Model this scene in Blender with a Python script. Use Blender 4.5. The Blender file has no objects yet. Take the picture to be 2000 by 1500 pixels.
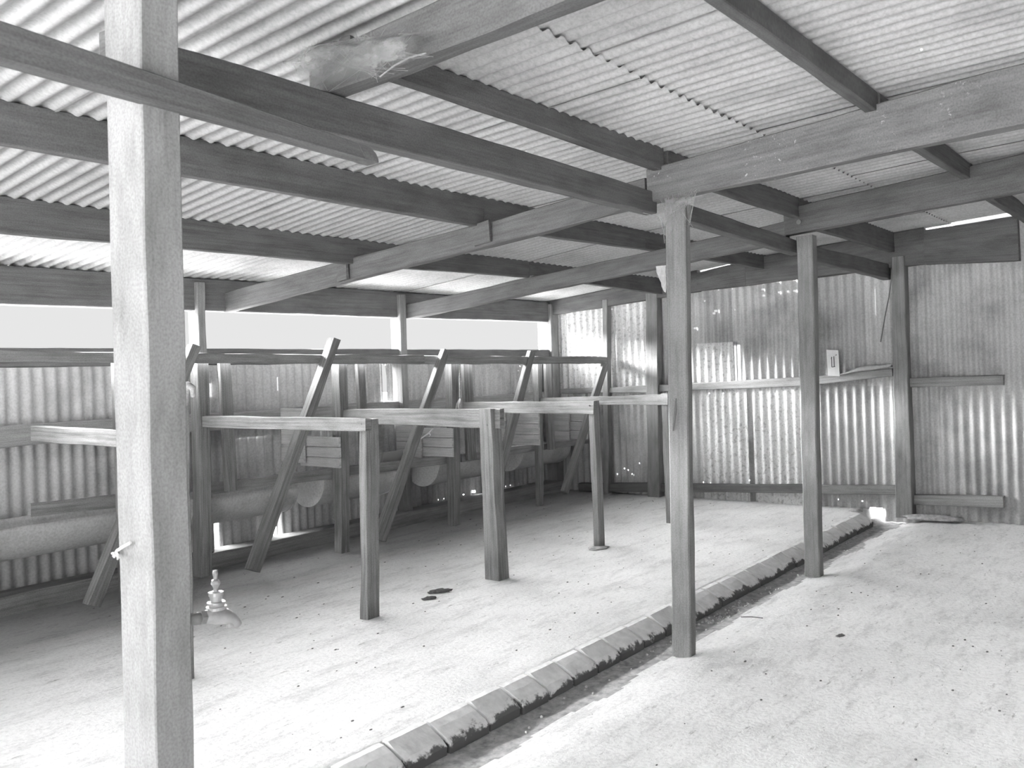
import bpy, bmesh, math, random
from mathutils import Vector, Matrix, noise
random.seed(7)
SC = bpy.context.scene
COL = SC.collection

# ------------------------------------------------------------------ camera
F = 1750.0; CX, CY = 1016.0, 722.0; ROLL = 0.035; AZ = math.atan(1344/1750.0); H = 1.5
FW = Vector((math.cos(AZ), math.sin(AZ), 0)); RT = Vector((math.sin(AZ), -math.cos(AZ), 0)); UP = Vector((0, 0, 1))
CAM = Vector((0, 0, H))

def ray(px, py):
    dx = px-CX; dy = CY-py
    cr, sr = math.cos(ROLL), math.sin(ROLL)
    return F*FW + (dx*cr+dy*sr)*RT + (-dx*sr+dy*cr)*UP

def hit(px, py, ax, v):
    d = ray(px, py); return CAM + d*((v-CAM[ax])/d[ax])
def hx(px, py, v): return hit(px, py, 0, v)     # a sight line meets the plane X = v
def hy(px, py, v): return hit(px, py, 1, v)
def hz(px, py, v): return hit(px, py, 2, v)

cd = bpy.data.cameras.new('camera'); cam = bpy.data.objects.new('camera', cd); COL.objects.link(cam)
cr, sr = math.cos(ROLL), math.sin(ROLL)
R = RT*cr - UP*sr; U = RT*sr + UP*cr            # image right / image up
cam.matrix_world = Matrix((( R.x, U.x, -FW.x, CAM.x), (R.y, U.y, -FW.y, CAM.y), (R.z, U.z, -FW.z, CAM.z), (0, 0, 0, 1)))
cd.sensor_fit = 'HORIZONTAL'; cd.sensor_width = 36; cd.lens = F*36/2000
cd.shift_x = (1000-CX)/2000; cd.shift_y = -(750-CY)/2000
cd.clip_start = 0.02; cd.clip_end = 500
cd.dof.use_dof = True; cd.dof.focus_distance = 5.6; cd.dof.aperture_fstop = 7.0
SC.camera = cam

# ------------------------------------------------------------------ materials
def mat(name, rough=0.9, spec=0.2):
    m = bpy.data.materials.new(name); m.use_nodes = True
    n = m.node_tree.nodes; b = n['Principled BSDF']
    b.inputs['Roughness'].default_value = rough
    b.inputs['Specular IOR Level'].default_value = spec
    return m, n, m.node_tree.links, b
def ramp(n, stops):
    r = n.new('ShaderNodeValToRGB'); e = r.color_ramp.elements
    while len(e) < len(stops): e.new(0.5)
    for el, (p, v) in zip(e, stops):
        el.position = p; el.color = (v, v, v, 1)
    return r
def noise_node(n, l, vec, scale, detail=4, rough=0.55):
    t = n.new('ShaderNodeTexNoise'); t.inputs['Scale'].default_value = scale
    t.inputs['Detail'].default_value = detail; t.inputs['Roughness'].default_value = rough
    if vec: l.new(vec, t.inputs['Vector'])
    return t
def mul(n, l, a, b, mode='MULTIPLY', fac=1.0):
    x = n.new('ShaderNodeMix'); x.data_type = 'RGBA'; x.blend_type = mode; x.inputs[0].default_value = fac
    l.new(a, x.inputs[6]); l.new(b, x.inputs[7]); return x.outputs[2]

def wood(name, base, var=0.25, grain=1.0):
    m, n, l, b = mat(name, 0.85, 0.15)
    uv = n.new('ShaderNodeUVMap')
    oi = n.new('ShaderNodeObjectInfo')
    add = n.new('ShaderNodeVectorMath'); add.operation = 'ADD'
    comb = n.new('ShaderNodeCombineXYZ')
    mm = n.new('ShaderNodeMath'); mm.operation = 'MULTIPLY'; mm.inputs[1].default_value = 37.0
    l.new(oi.outputs['Random'], mm.inputs[0]); l.new(mm.outputs[0], comb.inputs[0]); l.new(mm.outputs[0], comb.inputs[1])
    l.new(uv.outputs['UV'], add.inputs[0]); l.new(comb.outputs[0], add.inputs[1])
    sc = n.new('ShaderNodeVectorMath'); sc.operation = 'MULTIPLY'; sc.inputs[1].default_value = (1.6, 55, 1)
    l.new(add.outputs[0], sc.inputs[0])
    g = noise_node(n, l, sc.outputs[0], 1.0, 5, 0.6)
    r1 = ramp(n, [(0.25, base*(1-var*1.3*grain)), (0.5, base), (0.75, min(1, base*(1+var)))])
    l.new(g.outputs['Fac'], r1.inputs[0])
    sc2 = n.new('ShaderNodeVectorMath'); sc2.operation = 'MULTIPLY'; sc2.inputs[1].default_value = (3, 9, 1)
    l.new(add.outputs[0], sc2.inputs[0])
    p = noise_node(n, l, sc2.outputs[0], 1.0, 6, 0.65)
    r2 = ramp(n, [(0.3, 0.68), (0.55, 1.0), (0.8, 1.1)])
    l.new(p.outputs['Fac'], r2.inputs[0])
    c = mul(n, l, r1.outputs[0], r2.outputs[0])
    # fine speckle of saw marks and dust
    sc3 = n.new('ShaderNodeVectorMath'); sc3.operation = 'MULTIPLY'; sc3.inputs[1].default_value = (130, 150, 1)
    l.new(add.outputs[0], sc3.inputs[0])
    q = noise_node(n, l, sc3.outputs[0], 1.0, 3)
    r3 = ramp(n, [(0.3, 0.8), (0.6, 1.08)])
    l.new(q.outputs['Fac'], r3.inputs[0])
    c = mul(n, l, c, r3.outputs[0])
    l.new(c, b.inputs['Base Color'])
    bp = n.new('ShaderNodeBump'); bp.inputs['Strength'].default_value = 0.35; bp.inputs['Distance'].default_value = 0.004
    l.new(g.outputs['Fac'], bp.inputs['Height']); l.new(bp.outputs[0], b.inputs['Normal'])
    return m

def tin(name, base, blotch=0.5, rough=0.5, spots=0.0):
    m, n, l, b = mat(name, rough, 0.35)
    tc = n.new('ShaderNodeTexCoord')
    a = noise_node(n, l, tc.outputs['Object'], 1.7, 5, 0.6)
    r1 = ramp(n, [(0.34, base*(1-blotch)), (0.5, base), (0.68, min(0.95, base*(1+blotch*0.35)))])
    l.new(a.outputs['Fac'], r1.inputs[0])
    f = noise_node(n, l, tc.outputs['Object'], 60, 4, 0.7)
    r2 = ramp(n, [(0.3, 0.78), (0.6, 1.08)])
    l.new(f.outputs['Fac'], r2.inputs[0])
    c = mul(n, l, r1.outputs[0], r2.outputs[0])
    if spots:
        s = noise_node(n, l, tc.outputs['Object'], 28, 3, 0.5)
        r3 = ramp(n, [(0.37, 1-spots), (0.43, 1.0)])
        l.new(s.outputs['Fac'], r3.inputs[0]); c = mul(n, l, c, r3.outputs[0])
    l.new(c, b.inputs['Base Color'])
    b.inputs['Metallic'].default_value = 0.0
    return m

M_ROOFWOOD = wood('roof_timber', 0.15, 0.22)
M_POST = wood('post_timber', 0.25, 0.2)
M_RAIL = wood('weathered_rail', 0.25, 0.35, 1.2)
M_STAINBEAM = wood('stained_beam_timber', 0.19, 0.22)
def add_stains(m):
    n = m.node_tree.nodes; l = m.node_tree.links; b = n['Principled BSDF']
    src = b.inputs['Base Color'].links[0].from_socket
    tc = n.new('ShaderNodeTexCoord')
    a = noise_node(n, l, tc.outputs['Object'], 38, 6, 0.75); z = noise_node(n, l, tc.outputs['Object'], 3.2, 2, 0.5)
    r1 = ramp(n, [(0.60, 0.0), (0.66, 0.7)]); r2 = ramp(n, [(0.50, 0.0), (0.60, 1.0)])
    l.new(a.outputs['Fac'], r1.inputs[0]); l.new(z.outputs['Fac'], r2.inputs[0])
    f = mul(n, l, r1.outputs[0], r2.outputs[0])
    mx = n.new('ShaderNodeMix'); mx.data_type = 'RGBA'; l.new(f, mx.inputs[0]); l.new(src, mx.inputs[6]); mx.inputs[7].default_value = (.7, .7, .7, 1)
    l.new(mx.outputs[2], b.inputs['Base Color'])
add_stains(M_STAINBEAM)
M_DARKWOOD = wood('dark_timber', 0.30, 0.25)
M_PLANK = wood('partition_planks', 0.50, 0.2)
M_WHITEPOST = wood('pale_post', 0.33, 0.06, 0.6)
M_TIN = tin('corrugated_iron', 0.50, 0.35, 0.55)
M_TINL = tin('pale_corrugated_iron', 0.70, 0.12, 0.5, 0.3)
M_TIND = tin('tarnished_corrugated_iron', 0.40, 0.4, 0.55)
M_ROOFTIN = tin('roof_iron', 0.50, 0.22, 0.6)
M_TINR = tin('dark_wall_iron', 0.2, 0.3, 0.8)  # unseen right wall, made dark so it bounces less light
M_TROUGH = tin('trough_sheet', 0.55, 0.3, 0.7)

def concrete():
    m, n, l, b = mat('limewashed_floor', 0.95, 0.1)
    tc = n.new('ShaderNodeTexCoord'); o = tc.outputs['Object']
    a = noise_node(n, l, o, 1.3, 6, 0.6)
    r1 = ramp(n, [(0.3, 0.70), (0.5, 0.80), (0.7, 0.86)])
    l.new(a.outputs['Fac'], r1.inputs[0])
    f = noise_node(n, l, o, 45, 5, 0.7)
    r2 = ramp(n, [(0.3, 0.82), (0.5, 1.0), (0.7, 1.04)])
    l.new(f.outputs['Fac'], r2.inputs[0]); c = mul(n, l, r1.outputs[0], r2.outputs[0])
    st = n.new('ShaderNodeVectorMath'); st.operation = 'MULTIPLY'; st.inputs[1].default_value = (4, 14, 1)
    l.new(o, st.inputs[0])
    s = noise_node(n, l, st.outputs[0], 1.6, 7, 0.75)
    r3 = ramp(n, [(0.31, 0.5), (0.40, 1.0)])
    l.new(s.outputs['Fac'], r3.inputs[0]); c = mul(n, l, c, r3.outputs[0])
    st2 = n.new('ShaderNodeVectorMath'); st2.operation = 'MULTIPLY'; st2.inputs[1].default_value = (2.2, 6.5, 1); l.new(o, st2.inputs[0])
    s2 = noise_node(n, l, st2.outputs[0], 1.1, 9, 0.8)
    r4 = ramp(n, [(0.36, 0.78), (0.50, 1.0)]); l.new(s2.outputs['Fac'], r4.inputs[0]); c = mul(n, l, c, r4.outputs[0])
    # shade beside the feed troughs, painted into the floor colour
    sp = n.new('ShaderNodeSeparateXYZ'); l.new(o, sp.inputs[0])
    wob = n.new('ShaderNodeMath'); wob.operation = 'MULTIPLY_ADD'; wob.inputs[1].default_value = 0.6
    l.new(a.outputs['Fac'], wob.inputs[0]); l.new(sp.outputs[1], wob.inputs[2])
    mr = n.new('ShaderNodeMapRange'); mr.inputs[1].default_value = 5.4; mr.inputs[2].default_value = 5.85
    mr.inputs[3].default_value = 1.0; mr.inputs[4].default_value = WALL_SHADE
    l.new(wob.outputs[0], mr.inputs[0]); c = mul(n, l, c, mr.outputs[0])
    l.new(c, b.inputs['Base Color'])
    bp = n.new('ShaderNodeBump'); bp.inputs['Strength'].default_value = 0.5; bp.inputs['Distance'].default_value = 0.012
    l.new(f.outputs['Fac'], bp.inputs['Height']); l.new(bp.outputs[0], b.inputs['Normal'])
    return m
WALL_SHADE = 0.48  # strength of the shade painted by the troughs
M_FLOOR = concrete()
def simple(name, v, rough=0.9, var=0.2, scale=25, spec=0.2, metal=0.0):
    m, n, l, b = mat(name, rough, spec)
    tc = n.new('ShaderNodeTexCoord')
    a = noise_node(n, l, tc.outputs['Object'], scale, 5, 0.65)
    r = ramp(n, [(0.3, v*(1-var)), (0.7, min(1, v*(1+var)))])
    l.new(a.outputs['Fac'], r.inputs[0]); l.new(r.outputs[0], b.inputs['Base Color'])
    b.inputs['Metallic'].default_value = metal
    bp = n.new('ShaderNodeBump'); bp.inputs['Strength'].default_value = 0.5; bp.inputs['Distance'].default_value = 0.006
    l.new(a.outputs['Fac'], bp.inputs['Height']); l.new(bp.outputs[0], b.inputs['Normal'])
    return m
M_GROUND = simple('outside_ground', 0.75, var=0.1)
M_KERB = simple('kerb_concrete', 0.86, var=0.12, scale=18)
M_PEBBLE = simple('grit', 0.6, var=.3)
def slime(m):          # dark growth with a ragged edge along the foot of the kerb
    n = m.node_tree.nodes; l = m.node_tree.links; b = n['Principled BSDF']
    src = b.inputs['Base Color'].links[0].from_socket
    tc = n.new('ShaderNodeTexCoord'); sp = n.new('ShaderNodeSeparateXYZ'); l.new(tc.outputs['Object'], sp.inputs[0])
    a = noise_node(n, l, tc.outputs['Object'], 9, 7, 0.7)
    ma = n.new('ShaderNodeMath'); ma.operation = 'MULTIPLY_ADD'; ma.inputs[1].default_value = 0.16; l.new(a.outputs['Fac'], ma.inputs[0]); l.new(sp.outputs[2], ma.inputs[2])
    r = ramp(n, [(0.018, 0.0), (0.030, 1.0)]); l.new(ma.outputs[0], r.inputs[0])
    mx = n.new('ShaderNodeMix'); mx.data_type = 'RGBA'; l.new(r.outputs[0], mx.inputs[0]); mx.inputs[6].default_value = (.15, .15, .15, 1); l.new(src, mx.inputs[7])
    l.new(mx.outputs[2], b.inputs['Base Color'])
slime(M_KERB)
M_MUD = simple('dried_mud', 0.16, var=0.4, scale=60)
M_WETMUD = simple('drain_silt', 0.42, var=0.4, scale=22)
M_BRASS = simple('dull_brass', 0.42, rough=0.32, var=0.15, spec=0.6, metal=0.3)
M_PIPE = simple('iron_pipe', 0.22, rough=0.6, var=0.2)
M_PAPER = simple('pale_board', 0.80, var=0.05)
M_INK = simple('dark_marks', 0.12)
M_SACK = simple('pale_sacking', 0.72, var=0.15, scale=40)
M_ROPE = simple('old_rope', 0.45, var=0.3, scale=90)
M_WEB = simple('dusty_cobweb', 0.34, var=0.2, scale=90)
def veil():
    m, n, l, b = mat('cobweb_veil', 1.0, 0.0)
    tc = n.new('ShaderNodeTexCoord')
    st = n.new('ShaderNodeVectorMath'); st.operation = 'MULTIPLY'; st.inputs[1].default_value = (9, 5, 12); l.new(tc.outputs['Object'], st.inputs[0])
    a = noise_node(n, l, st.outputs[0], 1.2, 8, 0.78)
    r = ramp(n, [(0.36, 0.05), (0.62, 0.85)]); l.new(a.outputs['Fac'], r.inputs[0])
    uv = n.new('ShaderNodeUVMap'); sp = n.new('ShaderNodeSeparateXYZ'); l.new(uv.outputs['UV'], sp.inputs[0])
    f = mul(n, l, r.outputs[0], sp.outputs[0])
    l.new(f, b.inputs['Alpha']); b.inputs['Base Color'].default_value = (.33, .33, .33, 1)
    return m
M_VEIL = veil()
M_WIRE = simple('bent_wire', 0.15)
M_IRON = simple('nail_iron', 0.2)

# ------------------------------------------------------------------ helpers
def finish(name, bm, m, parent=None, smooth=False):
    me = bpy.data.meshes.new(name)
    bm.normal_update(); bm.to_mesh(me); bm.free()
    for x in (m if isinstance(m, (list, tuple)) else [m]): me.materials.append(x)
    if smooth:
        for p in me.polygons: p.use_smooth = True
    o = bpy.data.objects.new(name, me); COL.objects.link(o)
    if parent:
        o.parent = parent
        if parent.type == 'EMPTY': o.matrix_parent_inverse = Matrix.Translation(-parent.location)
    return o
def tag(o, label=None, cat=None, group=None, kind=None):
    if label: o['label'] = label
    if cat: o['category'] = cat
    if group: o['group'] = group
    if kind: o['kind'] = kind
    return o
def empty(name, loc, label, cat, group=None):
    o = bpy.data.objects.new(name, None); COL.objects.link(o); o.location = loc; o.empty_display_size = 0.1
    return tag(o, label, cat, group)
SEED = [0]
def add_timber(bm, a0, b0, a1, b1, ext, c=0.006, rough=0.004, seg=0.14):
    """prism: visible face a0-b0 (start) to a1-b1 (end), thickness ext away from that face"""
    SEED[0] += 1; sd = SEED[0]*3.17
    uvl = bm.loops.layers.uv.verify()
    a0, b0, a1, b1, ext = map(Vector, (a0, b0, a1, b1, ext))
    L = ((a1+b1)/2-(a0+b0)/2).length; n = max(2, int(L/seg))
    rings = []
    for i in range(n+1):
        t = i/n
        a = a0.lerp(a1, t); b = b0.lerp(b1, t); h = (a-b); hl = h.length; hd = h/hl
        tl = ext.length; td = ext/tl
        cc = min(c, hl*0.2, tl*0.2)
        pts = [a-hd*cc, b+hd*cc, b+td*cc, b+ext-td*cc, b+ext+hd*cc, a+ext-hd*cc, a+ext-td*cc, a+td*cc]
        vs = []
        for k, p in enumerate(pts):
            ph = [0, 1, 1, 2, 2, 3, 3, 0][k]
            w = noise.noise_vector(Vector((t*L*3.1+sd, ph*5.3, sd)))*rough*1.6 + noise.noise_vector(Vector((t*L*0.9+sd, 0.5, sd*2)))*rough*1.2
            vs.append(bm.verts.new(p+w))
        rings.append(vs)
    per = [0]
    pts = [v.co.copy() for v in rings[0]]
    for k in range(8): per.append(per[-1]+(pts[(k+1) % 8]-pts[k]).length)
    for i in range(n):
        for k in range(8):
            k2 = (k+1) % 8
            f = bm.faces.new((rings[i][k], rings[i][k2], rings[i+1][k2], rings[i+1][k]))
            us = [(i*L/n, per[k]), (i*L/n, per[k+1]), ((i+1)*L/n, per[k+1]), ((i+1)*L/n, per[k])]
            for lp, u in zip(f.loops, us): lp[uvl].uv = u
    for r, rev in ((rings[0], True), (rings[-1], False)):
        f = bm.faces.new(r if not rev else list(reversed(r)))
        for lp in f.loops: lp[uvl].uv = (lp.vert.co.x*0.3+lp.vert.co.y*0.3, lp.vert.co.z)
    bmesh.ops.recalc_face_normals(bm, faces=bm.faces)
def timber(name, a0, b0, a1, b1, ext, m, parent=None, **k):
    bm = bmesh.new(); add_timber(bm, a0, b0, a1, b1, ext, **k)
    return finish(name, bm, m, parent)
def tube(bm, pts, r, sides=10, radii=None):
    pts = [Vector(p) for p in pts]; rings = []
    for i, p in enumerate(pts):
        d = (pts[min(i+1, len(pts)-1)]-pts[max(i-1, 0)]).normalized()
        u = d.cross(Vector((0.31, 0.2, 1))).normalized(); v = d.cross(u)
        rr = radii[i] if radii else r
        rings.append([bm.verts.new(p+(u*math.cos(2*math.pi*k/sides)+v*math.sin(2*math.pi*k/sides))*rr) for k in range(sides)])
    for i in range(len(pts)-1):
        for k in range(sides):
            bm.faces.new((rings[i][k], rings[i][(k+1) % sides], rings[i+1][(k+1) % sides], rings[i+1][k]))
    bm.faces.new(list(reversed(rings[0]))); bm.faces.new(rings[-1])
def lathe(bm, cx, cy, prof, sides=20, sx=1.0):
    rings = [[bm.verts.new((cx+r*math.cos(2*math.pi*k/sides)*sx, cy+r*math.sin(2*math.pi*k/sides), z)) for k in range(sides)] for r, z in prof]
    for i in range(len(prof)-1):
        for k in range(sides):
            bm.faces.new((rings[i][k], rings[i][(k+1) % sides], rings[i+1][(k+1) % sides], rings[i+1][k]))
    bm.faces.new(list(reversed(rings[0]))); bm.faces.new(rings[-1])
def nail(px, py, X, parent):
    p = hx(px, py, X)
    bm = bmesh.new()
    tube(bm, [p+Vector((0.01, 0, 0)), p+Vector((-0.003, 0, 0))], 0.006, 8)
    return finish('nail', bm, M_IRON, parent)

# post: edge = the arris between the face towards -X (light) and the one towards -Y (dark)
def post_geo(bm, eb, et, lx, rx, z0=0.0, sink=0.04, topleft=None, X0=None, c=0.006, rough=0.004, xt=None):
    P = hz(eb[0], eb[1], z0) if X0 is None else hx(eb[0], eb[1], X0)
    T = hx(et[0], et[1], P.x if xt is None else xt)
    wy = hx(lx, eb[1], P.x).y-P.y
    wx = hy(rx, eb[1], P.y).x-P.x
    wx = min(wx, 9.075-P.x)
    d = (T-P).normalized()
    P2 = P-d*sink
    W = Vector((0, wy, 0)); W2 = W if topleft is None else Vector((0, hx(topleft, et[1], T.x).y-T.y, 0))
    add_timber(bm, P2+W, P2, T+W2, T, Vector((wx, 0, 0)), c=c, rough=rough)
    return P, T, wy, wx

# ------------------------------------------------------------------ planes of the shed
XF = 9.10          # far iron wall
YL = 6.56          # left iron wall
RP = [(-4.0, 2.93), (1.2, 2.735), (2.34, 2.672), (3.64, 2.592), (4.84, 2.462), (6.4, 2.318), (7.6, 2.205)]
def roof_z(y):
    for (y0, z0), (y1, z1) in zip(RP, RP[1:]):
        if y <= y1: return z0+(z1-z0)*(y-y0)/(y1-y0)
    return RP[-1][1]
PITCH, AMP = 0.088, 0.0135
XB = -4.6        # open end of the shed, behind the camera

def add_sheet(bm, P, nu, v_list, u0, u1, off, m_idx=0, holes=(), lo=None, hi=None):
    """corrugated sheet. P(u, v, w) -> point, w = height of the wave; holes = [(u, v)] real nail holes"""
    us = []
    n0 = int(round(u0/PITCH*nu)); n1 = int(round(u1/PITCH*nu))
    us = [k*PITCH/nu for k in range(n0, n1+1)]
    vs = sorted(set(v_list) | {round(h[1]-h[2], 4) for h in holes} | {round(h[1]+h[2], 4) for h in holes})
    vs = [v for v in vs if v_list[0]-1e-6 <= v <= v_list[-1]+1e-6]
    grid = []
    for u in us:
        w = AMP*math.sin(2*math.pi*u/PITCH)+off
        col = []
        for v in vs:
            vv = v
            if lo is not None: vv = max(vv, lo(u))
            if hi is not None: vv = min(vv, hi(u))
            col.append(bm.verts.new(P(u, vv, w)))
        grid.append(col)
    for i in range(len(us)-1):
        um = (us[i]+us[i+1])/2
        for j in range(len(vs)-1):
            vm = (vs[j]+vs[j+1])/2
            if any(abs(um-h[0]) <= max(PITCH/nu*0.5001, min(h[2], 0.0125)) and abs(vm-h[1]) < h[2] for h in holes): continue
            if lo is not None and vs[j+1] <= lo(um)+1e-4: continue
            if hi is not None and vs[j] >= hi(um)-1e-4: continue
            f = bm.faces.new((grid[i][j], grid[i+1][j], grid[i+1][j+1], grid[i][j+1]))
            f.material_index = m_idx; f.smooth = True
def frange(a, b, n): return [a+(b-a)*i/n for i in range(n+1)]

# ---- roof
bm = bmesh.new()
SW = PITCH*9
def roofP(u, v, w): return Vector((u, v, roof_z(v)+0.016+w*.72))
k = 0
u = XB
while u < XF+0.1:
    e = min(u+SW+PITCH*0.75, XF+0.12)
    add_sheet(bm, roofP, 10, [1.86, 2.0, 2.34, 3.0, 3.64, 4.2, 4.84, 5.6, 6.4, 6.82], u, e, 0.006*(k % 2), 0)
    u += SW; k += 1
k = 0; u = XB-PITCH*4
while u < XF+0.1:
    e = min(u+SW+PITCH*0.75, XF+0.12)
    hs = []
    if 2.9 < u < 5.3:
        hs = [(math.floor((u+0.25)/PITCH*10)*PITCH/10+PITCH/20, 0.95-0.05*(u-3), 0.004)]
    add_sheet(bm, roofP, 10, [-3.2, -2, -1, 0, 0.6, 1.2, 1.7, 2.1], u, e, 0.016+0.006*(k % 2), 0, hs)
    u += SW; k += 1
ceil = finish('ceiling', bm, [M_ROOFTIN])
tag(ceil, kind='structure')

# ---- far wall (corrugations run up the wall, waves along Y)
def farP(u, v, w): return Vector((XF+w, u, v))
def fh(px, py, r=None):
    if r is None: r = 0.0095 if py < 700 else 0.0055
    p = hx(px, py, XF); return (math.floor(p.y/PITCH*10)*PITCH/10+PITCH/20, p.z, r)
FH = [fh(*p) for p in ((1098, 622), (1218, 618), (1219, 601), (1220, 641), (1195, 604), (1186, 676), (1403, 566), (1430, 564), (1376, 588), (1357, 641),
      (1490, 554), (1490, 565), (1491, 577), (1519, 550), (1521, 571), (1539, 569), (1551, 547), (1552, 568), (1436, 605), (1386, 768), (1414, 768), (1441, 768),
      (1374, 942), (1388, 943), (1464, 938), (1206, 926), (1219, 915), (1228, 918), (1233, 926), (1248, 905), (1251, 967), (1637, 976), (1684, 979), (1300, 940))]
tq = fh(1709, 590, 0.09); FH += [(tq[0], tq[1]+.009*q, 0.0045) for q in range(-14, 15)]
FH += [fh(1395, 612, 0.011), (fh(1398, 609)[0], fh(1398, 609)[1]+0.01, 0.012)]
bm = bmesh.new()
# (u0, u1, z0, z1, material, offset)
def wsheet(px0, px1, z0, z1, mi, off, hi=None, lo=None):
    if z0 < 0: off += 0.003
    if z0 > 1.5: off += 0.002
    z = (z0+z1)/2
    ya = hx(px1, 750, XF).y; yb = hx(px0, 750, XF).y
    add_sheet(bm, farP, 10, frange(z0, z1, 5), ya-PITCH*0.4, yb+PITCH*0.4, off, mi, FH, hi=hi, lo=lo)
SL = [(hx(1456, 557, XF).y, hx(1362, 569, XF).y), (hx(1990, 500, XF).y, hx(1806, 516, XF).y)]
def hiu(u): return roof_z(u)+(-0.016 if any(a < u < b for a, b in SL) else 0.016)
def hole_lo(u):          # gap where the drain runs out under the wall
    return -0.11+0.13*max(0.0, min(1.0, (0.08-abs(u-2.635))/0.02))
wsheet(1060, 1178, 1.14, 2.6, 1, 0.0, hi=hiu)
wsheet(1176, 1262, 1.14, 2.6, 1, -0.006, hi=hiu)
wsheet(1258, 1374, 1.22, 2.6, 0, 0.0, hi=hiu)
wsheet(1366, 1442, 1.22, 1.72, 1, -0.006)
wsheet(1366, 1442, 1.68, 2.6, 2, 0.0, hi=hiu)
wsheet(1440, 1562, 1.22, 2.6, 0, -0.006, hi=hiu)
wsheet(1560, 1708, 1.22, 2.7, 2, 0.0, hi=hiu)
wsheet(1702, 1790, 1.22, 2.7, 0, -0.006, hi=hiu)
wsheet(1788, 1900, 1.2, 2.7, 0, 0.0, hi=hiu)
wsheet(1060, 1200, -0.12, 1.2, 2, 0.006)
wsheet(1196, 1290, -0.12, 1.25, 0, 0.0)
wsheet(1286, 1376, -0.12, 1.3, 0, 0.006)
wsheet(1374, 1452, -0.12, 1.3, 1, 0.0)
wsheet(1450, 1478, -0.12, 1.3, 2, 0.006)
wsheet(1474, 1566, -0.12, 1.3, 1, 0.0)
wsheet(1562, 1724, -0.12, 1.34, 2, 0.006, lo=hole_lo)
wsheet(1718, 1796, -0.12, 1.36, 0, 0.0, lo=hole_lo)
wsheet(1790, 1900, -0.12, 1.3, 0, 0.006)
# beyond the edge of the picture the wall goes on
yend = hx(1900, 750, XF).y
k = 0; yy = yend
while yy > -3.1:
    add_sheet(bm, farP, 8, [-0.12, 1.25], yy-0.78, yy+PITCH*0.4, 0.006*(k % 2)+.003, 0)
    add_sheet(bm, farP, 8, [1.2, 2.3, 3.0], yy-0.78, yy+PITCH*0.4, 0.006*(k % 2)-0.01, 0, hi=hiu)
    yy -= 0.78; k += 1
wf = finish('wall_far', bm, [M_TIN, M_TINL, M_TIND]); tag(wf, kind='structure')

# ---- left wall: iron below the long opening, waves along X
def leftP(u, v, w): return Vector((u, YL+w, v))
def lh(px, py, r=0.0045):
    p = hy(px, py, YL); return (math.floor(p.x/PITCH*8)*PITCH/8+PITCH/16, p.z, r)
LH = [lh(*p) for p in ((856, 976), (866, 974), (906, 966), (926, 960, 0.012), (989, 950), (998, 948), (1013, 944), (1099, 912, 0.010), (1122, 911), (1134, 911), (1148, 911),
      (920, 718), (921, 721), (958, 717), (1014, 715), (1018, 716), (1012, 724), (998, 717), (908, 735), (900, 745), (1086, 706), (424, 1042, 0.11))]
for q in range(-6, 7):
    LH += [(lh(412, 762)[0], lh(412, 762)[1]+.009*q, .0045), (lh(540, 750)[0], lh(540, 750)[1]+.009*q, .0045)]
bm = bmesh.new()
def edge_cut(pts):
    """pts: list of (X, z) of a slanted sheet edge"""
    return pts
def lsheet(x0, x1, z0, z1, mi, off, hi=None, lo=None, n=6):
    add_sheet(bm, leftP, 8, frange(z0, z1, n), x0, x1, off, mi, LH, lo=lo, hi=hi)
ZS = 1.70
# gaps between the sheets are real gaps
g1 = hy(412, 760, YL).x; g2 = hy(540, 750, YL).x; g3 = hy(757, 740, YL).x
g4 = hy(425, 1040, YL).x; g5 = hy(538, 1030, YL).x
xbb = hy(749, 778, YL).x
def tri(u, c, w, z0, z1):       # sheet foot trimmed in a slanted notch
    return z1 if abs(u-c) < w else z0
for xq in range(6): lsheet(XB+xq*.8-.04, XB+xq*.8+.8, -0.1, ZS, 0, 0.006*(xq % 2))
lsheet(XB+4.75, 0.0, -0.1, ZS, 0, 0.0); lsheet(-0.05, 0.8, -0.1, ZS, 0, 0.006); lsheet(0.75, 1.6, -0.1, ZS, 0, 0.0)
lsheet(1.56, 2.46, -0.1, ZS, 0, 0.006); lsheet(2.4, 3.3, -0.1, ZS, 0, 0.0); lsheet(3.24, 4.4, 1.0, ZS, 0, 0.006); lsheet(3.24, g4+.1, -0.1, 1.03, 0, 0.003)
lsheet(4.36, g2+.05, 1.0, ZS, 0, 0.0); lsheet(g4+0.06, g5-0.03, -0.1, 1.03, 0, 0.009)
z_not = hy(540, 1003, YL).z
lsheet(g5-0.06, g5+0.05, z_not, 1.03, 2, 0.006); lsheet(g5+0.02, 5.3, -0.1, 1.03, 0, 0.002); lsheet(5.24, 6.2, -0.1, 1.03, 0, 0.008)
lsheet(g2+0.01, 5.4, 1.0, ZS, 0, 0.006); lsheet(5.34, xbb, 1.0, ZS, 0, 0.0)
# wedge shaped gap beside the middle wall post
zt = hy(751, 712, YL).z; zb = hy(757, 778, YL).z
xa, xb = hy(749, 712, YL).x, hy(749, 778, YL).x
xr0, xr1 = hy(751, 712, YL).x, hy(759, 778, YL).x
bmv = bm
nn = 8
for i in range(nn):        # the torn right hand edge of the gap
    z0 = zt+(zb-zt)*i/nn; z1 = zt+(zb-zt)*(i+1)/nn
    t0 = (i/nn)**0.6; t1 = ((i+1)/nn)**0.6
    q = [bm.verts.new((xr0+(xr1-xr0)*t0, YL, z0)), bm.verts.new((xr1+0.02, YL, z0)), bm.verts.new((xr1+0.02, YL, z1)), bm.verts.new((xr0+(xr1-xr0)*t1, YL, z1))]
    bm.faces.new(q)
lsheet(xr1-0.012, 7.0, 1.0, ZS, 0, 0.006); lsheet(xb, xr1+0.01, zt+0.0, ZS, 0, 0.003)
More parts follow.
